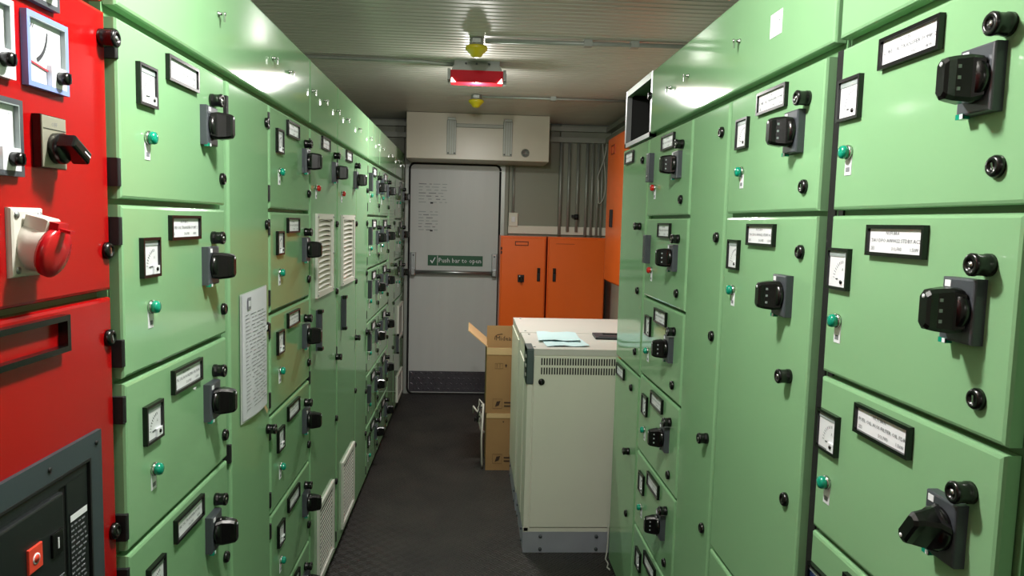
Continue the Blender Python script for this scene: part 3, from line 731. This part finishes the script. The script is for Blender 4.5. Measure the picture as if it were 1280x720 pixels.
pipe('single thin conduit dropping to the white switch box beside the door', [(0.372, 6.685, 1.692), (0.372, 6.685, 2.117)], r=0.012)
b = MB(); b.slab(-0.042, 0.042, 0, 0.125, 0, -0.045, 0.005, 'cream_paint'); t = thing('switch_box', 'small white switch box on the back wall right of the exit door', 'box', (0.375, YB, 1.566)); obj('housing', b, t)
b = MB(); b.slab(-0.016, 0.016, 0, 0.05, 0, -0.006, 0.002, 'white_card'); obj('rocker', b, t, (0, -0.045, 0.04))
pts = []
for i in range(25):
    a = i/24; pts.append((1.165+0.035*math.sin(a*7.5), 6.60+0.015*math.cos(a*9), 2.33-0.72*math.sin(a*PI)**0.8*(0.62 if i > 12 else 1.0)*0.75))
b = MB(); b.tube(pts, 0.005, 'cable_white', 8); o = thing('hanging_cable', 'loose pale cable looping down in the back right corner', 'cable', (0, 0, 0), mesh=b.mesh('hanging_cable'))

# ------------------------------------------------------------------ orange cabinets
def orange_cab(label, x0, x1, kind):
    t = thing('orange_cabinet', label, 'cabinet', (x0, 6.30, 0)); W = x1-x0
    b = MB(); b.box(0, W, 0.0, 0.36, 0.0, 1.485, 'orange_paint'); obj('body', b, t)
    b = MB(); b.slab(0.008, W-0.008, 0.06, 1.472, 0, -0.022, 0.006, 'orange_paint'); dd = obj('door', b, t)
    if kind == 0:
        b = MB(); b.frame(0, 0.115, 0, 0.036, 0.005, 0, -0.006, 'black_plastic'); obj('label_frame', b, dd, (0.125, -0.022, 1.405))
        b = MB(); b.slab(0, 0.055, 0, 0.062, 0, -0.012, 0.003, 'black_matt'); b.lathe([(0.018, 0.012), (0.016, 0.03)], 'black_plastic', 16, Matrix.Translation((0.027, 0, 0.031))); b.slab(0.018, 0.036, 0.0, 0.05, -0.03, -0.05, 0.003, 'black_plastic'); b.box(0.012, 0.02, -0.0135, -0.011, 0.045, 0.055, 'dial_white'); obj('rotary_switch', b, dd, (0.155, -0.022, 1.09))
        hx = 0.335
        for z in (1.35, 1.385): 
            b = MB(); b.slab(0, 0.012, 0, 0.024, 0, -0.012, 0.002, 'black_matt'); obj('hinge', b, dd, (0.003, -0.012, z-0.02))
    else:
        hx = 0.060
    b = MB(); b.slab(-0.013, 0.013, 0, 0.115, 0, -0.016, 0.005, 'black_matt'); b.slab(-0.009, 0.009, 0.075, 0.11, -0.016, -0.028, 0.004, 'black_plastic'); obj('swing_handle', b, dd, (hx, -0.022, 1.10))
    if kind == 1:
        b = MB(); b.box(0, 0.16, -0.001, 0, 0, 0.004, 'orange_edge'); obj('scuff', b, dd, (0.07, -0.022, 1.425))
    return t
orange_cab('orange floor cabinet with a small black rotary switch, next to the exit door', 0.250, 0.646, 0)
orange_cab('orange floor cabinet in the corner below the bank of conduits', 0.662, 1.166, 1)
t = thing('wall_cabinet', 'orange cabinet hung on the right wall beyond the green board', 'cabinet', (1.06, 5.66, 1.165), -PI/2)
b = MB(); b.box(0, 0.80, 0.0, 0.198, 0.0, 1.10, 'orange_paint'); obj('body', b, t)
b = MB(); b.slab(0.01, 0.79, 0.012, 1.088, 0, -0.02, 0.005, 'orange_paint'); dd = obj('door', b, t)
b = MB(); b.frame(0, 0.13, 0, 0.07, 0.008, 0, -0.006, 'orange_edge'); obj('label_frame', b, dd, (0.16, -0.02, 0.96))
b = MB(); b.slab(0, 0.05, 0, 0.13, 0, -0.018, 0.004, 'black_matt'); obj('swing_handle', b, dd, (0.24, -0.02, 0.42))

# ------------------------------------------------------------------ white power cabinets
def ups(label, y, depth, x0, front):
    t = thing('power_cabinet', label, 'cabinet', (x0, y, 0)); W, H = 0.80, 1.005
    b = MB()
    b.box(0.0, W, 0.004, depth, 0.105, H-0.03, 'cream_paint'); b.slab(0.0, 0.026, 0.105, H-0.03, 0.01, 0, 0.003, 'cream_paint'); b.slab(W-0.026, W, 0.105, H-0.03, 0.01, 0, 0.003, 'cream_paint')
    b.box(0.0, W, 0.0, 0.01, 0.105, 0.125, 'cream_paint'); obj('body', b, t)
    b = MB(); b.prism([(0, H-0.03), (W, H-0.03), (W, H), (0, H)], 0.0, depth, 'cream_top', 'y')
    for x, yy in ((0.035, 0.05), (0.04, depth-0.06), (W-0.04, 0.05)): b.lathe([(0.006, H), (0.006, H+0.003)], 'steel', 8, Matrix.Translation((x, yy, 0)), axis='z')
    obj('top', b, t)
    b = MB(); b.box(0.002, W, 0.0, 0.006, 0.0, 0.105, 'skirt_metal'); b.box(0.0, 0.006, 0.006, depth-0.002, 0.0, 0.103, 'skirt_metal')
    b.box(0.01, W, 0.006, depth-0.01, 0.0, 0.10, 'void_dark')
    for x in (0.085, 0.36, 0.66):
        for z in (0.018, 0.082): b.lathe([(0.009, 0), (0.009, 0.006), (0.004, 0.009)], 'dark_grey_plastic', 8, Matrix.Translation((x, 0, z)))
    for yy in (0.1, depth-0.1):
        for z in (0.02, 0.08): b.lathe([(0.008, 0), (0.008, 0.006)], 'dark_grey_plastic', 8, Matrix.Translation((0, yy, z)) @ Matrix.Rotation(-PI/2, 4, 'Z'))
    obj('skirt', b, t)
    if front:
        b = MB(); b.slab(0.030, W-0.03, 0.128, H-0.034, 0.004, -0.006, 0.004, 'cream_paint'); d = obj('front_door', b, t)
        b = MB(); b.lathe([(0.0155, 0), (0.0155, 0.006), (0.010, 0.008)], 'black_plastic', 18); b.box(-0.001, 0.001, -0.009, -0.007, -0.008, 0.008, 'dark_grey_plastic'); obj('lock', b, d, (0.068, -0.006, 0.848))
        for r in (0.905, 0.950):
            b = MB(); b.box(0, 0.60, -0.0005, 0.0, -0.001, 0.036, 'cream_paint')
            for k in range(48): b.box(0.002+k*0.0125, 0.0085+k*0.0125, -0.0012, -0.0002, 0.001, 0.034, 'void_dark')
            obj('vent_slots', b, d, (0.062, -0.006, r-0.022))
        b = MB(); b.slab(-0.004, 0.029, 0.835, H-0.002, 0.05, -0.008, 0.004, 'ups_grey'); b.box(-0.004, -0.0005, -0.004, 0.16, 0.835, H+0.001, 'ups_grey'); b.box(-0.004, 0.028, -0.006, 0.15, H-0.028, H+0.0012, 'ups_grey')
        for k, (yy, z) in enumerate(((0.03, 0.955), (0.07, 0.94), (0.03, 0.91), (0.07, 0.895), (0.04, 0.865))): b.box(-0.006, -0.003, yy, yy+0.03, z, z+0.012, 'black_plastic' if k % 2 else 'louver_white')
        obj('display_corner', b, t)
        b = MB(); b.slab(0, depth-0.2, 0.02, 0.80, 0, -0.004, 0.002, 'cream_paint'); obj('side_panel', b, t, (-0.0005, depth-0.02, 0.11), (0, 0, -PI/2))
    else:
        b = MB(); b.slab(0, depth-0.04, 0.02, 0.85, 0, -0.004, 0.002, 'cream_paint'); obj('side_panel', b, t, (-0.0005, depth-0.02, 0.11), (0, 0, -PI/2))
    return t
ups('white power cabinet with vented front door and silver skirt, papers on top', 3.41, 0.505, 0.278, True)
ups('plain white power cabinet standing directly behind the vented one', 3.925, 0.62, 0.272, False)
def flat_sheet(label, x, y, z, w_, h_, rz, m='paper_blue'):
    b = MB(); n = 6
    vs = []; fs = []
    for j in range(2):
        for i in range(n): u = i/(n-1); vs.append((u*w_, j*h_, 0.002+0.006*math.sin(u*PI*1.5+j)**2))
    vs += [(x_, y_, z_-0.0015) for x_, y_, z_ in vs]
    for i in range(n-1): fs += [(i, i+1, n+i+1, n+i), (2*n+i, 3*n+i, 3*n+i+1, 2*n+i+1)]
    b.add(vs, fs, m, True)
    thing('paper_sheet', label, 'paper', (x, y, z), rz, None, b.mesh('paper_sheet'))
flat_sheet('pale blue sheet lying nearest the front edge of the vented cabinet top', 0.375, 3.47, 1.006, 0.21, 0.29, 0.06)
flat_sheet('pale blue sheet overlapping behind the nearer one on the vented cabinet', 0.345, 3.60, 1.014, 0.21, 0.28, -0.05)
b = MB(); b.prism([(0, 0), (0.24, 0.0), (0.24, 0.006), (0, 0.006)], 0, 0.16, 'black_matt'); b.frame(0, 0.24, 0.006, 0.012, 0.003, 0.16, 0.0, 'dark_grey_plastic')
b.box(0.02, 0.2, 0.02, 0.06, 0.006, 0.014, 'dark_grey_plastic'); b.box(0.05, 0.22, 0.09, 0.13, 0.006, 0.016, 'black_matt')
thing('black_folder', 'thin black folder lying at the back of the vented cabinet top', 'folder', (0.655, 3.72, 1.006), -0.05, None, b.mesh('black_folder'))
b = MB(); pts = [(0.69, 3.375, 0.16), (0.688, 3.365, 0.08), (0.68, 3.35, 0.02), (0.672, 3.33, 0.005), (0.676, 3.28, 0.005), (0.664, 3.245, 0.005), (0.672, 3.22, 0.005)]
b.tube(pts, 0.0035, 'cable_white', 8)
thing('loose_cable', 'thin white cable trailing onto the floor by the end of the right board', 'cable', (0, 0, 0), 0, None, b.mesh('loose_cable'))

# ------------------------------------------------------------------ cardboard boxes
def carton(label, x, y, z, W, D, H, opened, group='cardboard boxes behind the white cabinets'):
    t = thing('cardboard_box', label, 'box', (x, y, z), 0, group); th = 0.005
    b = MB()
    b.box(0, W, 0, th, 0, H, 'cardboard'); b.box(0, W, D-th, D, 0, H, 'cardboard'); b.box(0, th, th, D-th, 0, H, 'cardboard'); b.box(W-th, W, th, D-th, 0, H, 'cardboard'); b.box(th, W-th, th, D-th, 0, th, 'cardboard')
    if not opened: b.box(0, W, 0, D, H-0.003, H, 'cardboard')
    obj('carton', b, t)
    b = MB(); 
    if opened: b.box(0, W, -0.0012, 0, H-0.045, H, 'tape')
    else: b.box(0, W, -0.0012, 0, H-0.03, H-0.0, 'tape')
    obj('tape_band', b, t)
    b = MB()
    if opened:
        b.frame(0.055, 0.105, 0.29, 0.325, 0.001, 0, -0.0008, 'box_ink'); b.box(0.066, 0.068, -0.0008, 0, 0.295, 0.32, 'box_ink'); b.box(0.085, 0.087, -0.0008, 0, 0.295, 0.32, 'box_ink')
        b.add([(0.118, -0.0008, 0.312), (0.125, -0.0008, 0.296), (0.132, -0.0008, 0.312), (0.128, -0.0008, 0.319), (0.122, -0.0008, 0.319)], [(0, 1, 2, 3, 4)], 'box_ink')
    z0 = 0.03 if opened else 0.045
    b.frame(0.045, 0.105, z0, z0+0.062, 0.0012, 0, -0.0008, 'box_ink'); b.add([(0.06, -0.0008, z0+0.01), (0.085, -0.0008, z0+0.02), (0.095, -0.0008, z0+0.05), (0.07, -0.0008, z0+0.045)], [(0, 1, 2, 3)], 'box_ink')
    for k in range(2): b.box(0.118, 0.17, -0.0008, 0, z0+0.012+k*0.022, z0+0.021+k*0.022, 'box_ink')
    if not opened: b.add([(0.104, -0.0008, 0.325), (0.110, -0.0008, 0.312), (0.116, -0.0008, 0.325)], [(0, 1, 2)], 'box_ink')
    obj('print', b, t)
    if opened:
        b = MB(); b.box(0, W, -0.003, 0.003, 0, 0.145, 'cardboard'); b.text('Midea', 0.058, 0.05, 0.030, -0.0038, 'box_ink', width=0.098)
        b.tube([(0.05, -0.0034, 0.055), (0.052, -0.0034, 0.075), (0.07, -0.0034, 0.088), (0.10, -0.0034, 0.092)], 0.0018, 'box_ink', 6)
        obj('back_flap', b, t, (0, D*0.12, H-0.01), (math.radians(-4), 0, 0))
        b = MB(); b.box(-0.16, 0, 0.02, D-0.02, -0.003, 0.003, 'cardboard_light'); obj('side_flap', b, t, (0.003, 0, H+0.002), (0, math.radians(40), 0))
    return t
carton('closed cardboard box on the floor, under the opened one', 0.118, 4.59, 0.0, 0.44, 0.42, 0.375, False)
carton('opened cardboard box with flaps up, on top of the closed one', 0.112, 4.60, 0.3755, 0.44, 0.42, 0.425, True)
b = MB(); random.seed(5)
for k in range(7):
    p = Vector((0.085+random.uniform(-0.01, 0.005), 4.62+random.uniform(0, 0.06), 0.36+random.uniform(-0.02, 0.05))); pts = [p]
    for q in range(5): p = p+Vector((random.uniform(-0.022, 0.012), random.uniform(-0.02, 0.02), random.uniform(-0.055, 0.03))); pts.append(p)
    b.tube(pts, random.uniform(0.005, 0.009), random.choice(['plastic_film', 'plastic_film', 'black_matt']), 6)
b.tube([(0.098, 4.62, 0.43), (0.09, 4.61, 0.2), (0.095, 4.6, 0.04), (0.10, 4.62, 0.006)], 0.007, 'plastic_film', 6)
thing('packing_wrap', 'crumpled clear and black packing wrap hanging on the left side of the boxes', 'packaging', (0, 0, 0), 0, None, b.mesh('packing_wrap'))
